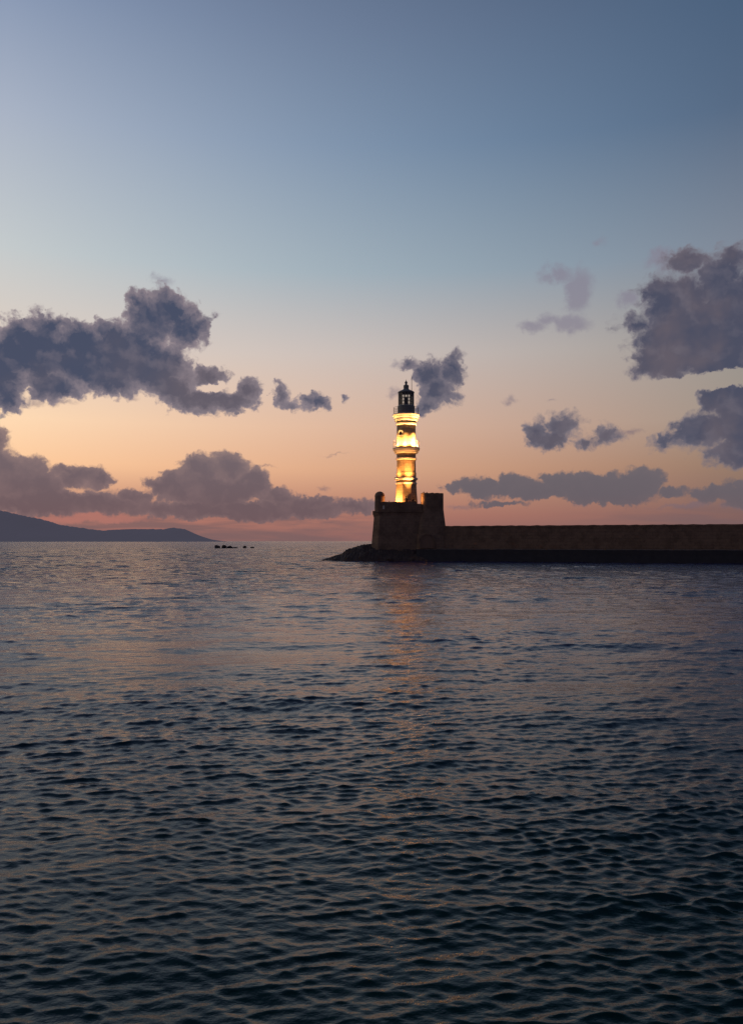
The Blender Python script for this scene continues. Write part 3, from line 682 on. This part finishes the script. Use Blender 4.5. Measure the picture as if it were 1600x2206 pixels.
for ang, r_, pw_, py_, sz, lab in (
    (-48, 3.1, 6000, 1068, 116, 'warm floodlight on the fort deck lighting the foot of the tower'),
    (-52, 4.6, 58000, 1000, 40, 'warm floodlight on the fort deck left of the tower, tilted steeply up'),
    (8, 3.3, 15000, 980, 24, 'warm floodlight on the fort deck close behind the front parapet'),
    (-60, 5.2, 200000, 930, 26, 'narrow warm floodlight on the fort deck aimed at the upper tier'),
    (38, 3.9, 100000, 925, 26, 'narrow warm floodlight on the fort deck right of the tower')):
    x, y = pol(ang, r_)
    flood(x, y, D1, pw_, (TX, YC, tz(py_)), lab, sz, (1.0, 0.42, 0.11), 1.0)
x = xx(893, 115.9)
flood(x, 115.3, ZPAR+0.2, 420, (xx(914, 115.5), 115.4, ZPAR+0.1), 'warm floodlight on the parapet beside the round turret', 150, (1.0, 0.42, 0.12))
x = xx(838, 115.9)
flood(x, 115.35, ZPAR+0.2, 160, (xx(824, 115.5), 115.7, ZPAR+0.5), 'warm floodlight on the parapet beside the sentry box', 130, (1.0, 0.36, 0.1))  # added lamp, only there to warm the right side of the sentry box

# ------------------------------------------------------------ people behind the parapet
def person(px, Y, zf, H, face, label, lean=0.0, seed=0, shirt=None):
    t = thing('person', label, 'person', (xx(px, Y), Y, zf)); t.rotation_euler = (0, 0, face)
    k = H/1.75
    J = {'pel':(0,0,0.95),'wst':(0,lean*0.2,1.1),'chs':(0,lean*0.6,1.32),'nck':(0,lean*0.95,1.49),'hd0':(0,lean*1.05,1.57),'hd1':(0,lean*1.15,1.66),'hd2':(0,lean*1.15,1.71),
         'hl':(-0.1,0,0.9),'kl':(-0.12,-0.03,0.5),'al':(-0.13,0.02,0.09),'tl':(-0.15,-0.15,0.03),'hr':(0.1,0,0.9),'kr':(0.13,-0.01,0.5),'ar':(0.15,0.03,0.09),'tr':(0.17,-0.14,0.03),
         'sl':(-0.18,lean*0.85,1.43),'el':(-0.27,lean*0.6-0.02,1.16),'wl':(-0.2,lean*0.9-0.2,1.02),'sr':(0.18,lean*0.85,1.43),'er':(0.27,lean*0.6-0.02,1.16),'wr':(0.2,lean*0.9-0.2,1.03)}
    R = {'pel':0.15,'wst':0.13,'chs':0.16,'nck':0.06,'hd0':0.075,'hd1':0.095,'hd2':0.08,'hl':0.09,'kl':0.06,'al':0.04,'tl':0.035,'hr':0.09,'kr':0.06,'ar':0.04,'tr':0.035,'sl':0.065,'el':0.045,'wl':0.03,'sr':0.065,'er':0.045,'wr':0.03}
    E = [('pel','wst'),('wst','chs'),('chs','nck'),('nck','hd0'),('hd0','hd1'),('hd1','hd2'),('pel','hl'),('hl','kl'),('kl','al'),('al','tl'),('pel','hr'),('hr','kr'),('kr','ar'),('ar','tr'),
         ('chs','sl'),('sl','el'),('el','wl'),('chs','sr'),('sr','er'),('er','wr')]
    for s_, w_ in ((-1,'wl'),(1,'wr')):     # palm and five fingers
        wx, wy, wz_ = J[w_]; J[w_+'p'] = (wx-s_*0.01, wy-0.07, wz_-0.01); R[w_+'p'] = 0.028; E.append((w_, w_+'p'))
        for f_ in range(4):
            n1_, n2_ = w_+'f%d' % f_, w_+'g%d' % f_
            J[n1_] = (wx+(f_-1.5)*0.02-s_*0.01, wy-0.11, wz_-0.012); J[n2_] = (wx+(f_-1.5)*0.021-s_*0.01, wy-0.145+abs(f_-1.3)*0.006, wz_-0.035)
            R[n1_] = 0.0095; R[n2_] = 0.008; E += [(w_+'p', n1_), (n1_, n2_)]
        J[w_+'t'] = (wx-s_*0.05, wy-0.075, wz_-0.012); R[w_+'t'] = 0.01; E.append((w_+'p', w_+'t'))
    names = list(J); me = bpy.data.meshes.new('body')
    me.from_pydata([tuple(c*k for c in J[n]) for n in names], [(names.index(a), names.index(b_)) for a, b_ in E], [])
    o = bpy.data.objects.new('body', me); C.objects.link(o); o.parent = t
    md = o.modifiers.new('skin', 'SKIN'); md.use_smooth_shade = True
    for i, n in enumerate(names):
        sv = me.skin_vertices[0].data[i]; sv.radius = (R[n]*k, R[n]*k*(0.72 if n in ('chs','wst','pel') else 1.0)); sv.use_root = (n == 'pel')
    sd = o.modifiers.new('sub', 'SUBSURF'); sd.levels = 2; sd.render_levels = 2
    me.materials.append(shirt or M['cloth'])
    bm = bmesh.new(); bmesh.ops.create_uvsphere(bm, u_segments=16, v_segments=10, radius=1.0)
    for v_ in bm.verts: v_.co = Vector((v_.co.x*0.1*k, (v_.co.y*0.115+lean*1.15+0.02)*k, (v_.co.z*0.115+1.68)*k))
    obj('hair', bm, M['hair'], t, True)
person(874, 117.3, ZDECK, 1.78, PI*0.0, 'person in dark clothes standing in front of the lit foot of the lighthouse', 0.0)
person(889.5, 116.6, ZDECK, 1.62, 0.5, 'person in dark clothes leaning on the parapet right of the lit tower foot', -0.12)

# ------------------------------------------------------------ weed tufts on the turret top
for px, h_, lab in ((912.5, 0.3, 'small dark tuft of weeds on the left rim of the round turret'), (919.5, 0.22, 'thin sprig of weed on top of the round turret')):
    bm = bmesh.new()
    for i in range(40):
        a_ = random.uniform(0, 2*PI); s_ = random.uniform(0.3, 1)*h_; ln = random.uniform(0.02, 0.14)
        p = Vector((random.uniform(-.06,.06), random.uniform(-.06,.06), -0.04)); q = p+Vector((math.cos(a_)*ln, math.sin(a_)*ln, s_)); w_ = Vector((-math.sin(a_), math.cos(a_), 0))*0.018
        bm.faces.new([bm.verts.new(p-w_), bm.verts.new(p+w_), bm.verts.new(q)])
    o = obj('weed_tuft', bm, M['cloth2']); o.location = (xx(px, ty_-rt*0.8), ty_-rt*0.82, ztt); tag(o, lab, 'weeds')

# ------------------------------------------------------------ the last of the sun, at the horizon far left
sun = bpy.data.lights.new('sun', 'SUN'); sun.energy = 0.05; sun.angle = math.radians(6); sun.color = (1.0, 0.55, 0.35)
so = bpy.data.objects.new('sun', sun); C.objects.link(so)
sd = Vector((math.sin(SUN_AZ)*math.cos(SUN_EL), math.cos(SUN_AZ)*math.cos(SUN_EL), math.sin(SUN_EL+0.02)))
so.rotation_euler = sd.to_track_quat('Z', 'Y').to_euler()

# ------------------------------------------------------------ camera
cam = bpy.data.cameras.new('camera'); co_ = bpy.data.objects.new('camera', cam); C.objects.link(co_)
co_.location = (0, 0, EYE); co_.rotation_euler = (PI/2+TILT, 0, 0)
cam.sensor_fit = 'VERTICAL'; cam.sensor_height = 24.0; cam.lens = 24.0*F/2206.0
cam.clip_start = 0.1; cam.clip_end = 100000.0
sc = bpy.context.scene; sc.camera = co_
sc.view_settings.view_transform = 'Standard'; sc.view_settings.look = 'None'; sc.view_settings.exposure = 0; sc.view_settings.gamma = 1
sc.render.engine = 'CYCLES'; sc.cycles.max_bounces = 5; sc.cycles.caustics_reflective = False; sc.cycles.caustics_refractive = False
sc.cycles.use_denoising = True; sc.cycles.denoiser = 'OPENIMAGEDENOISE'; sc.cycles.denoising_prefilter = 'NONE'; sc.cycles.sample_clamp_indirect = 4.0
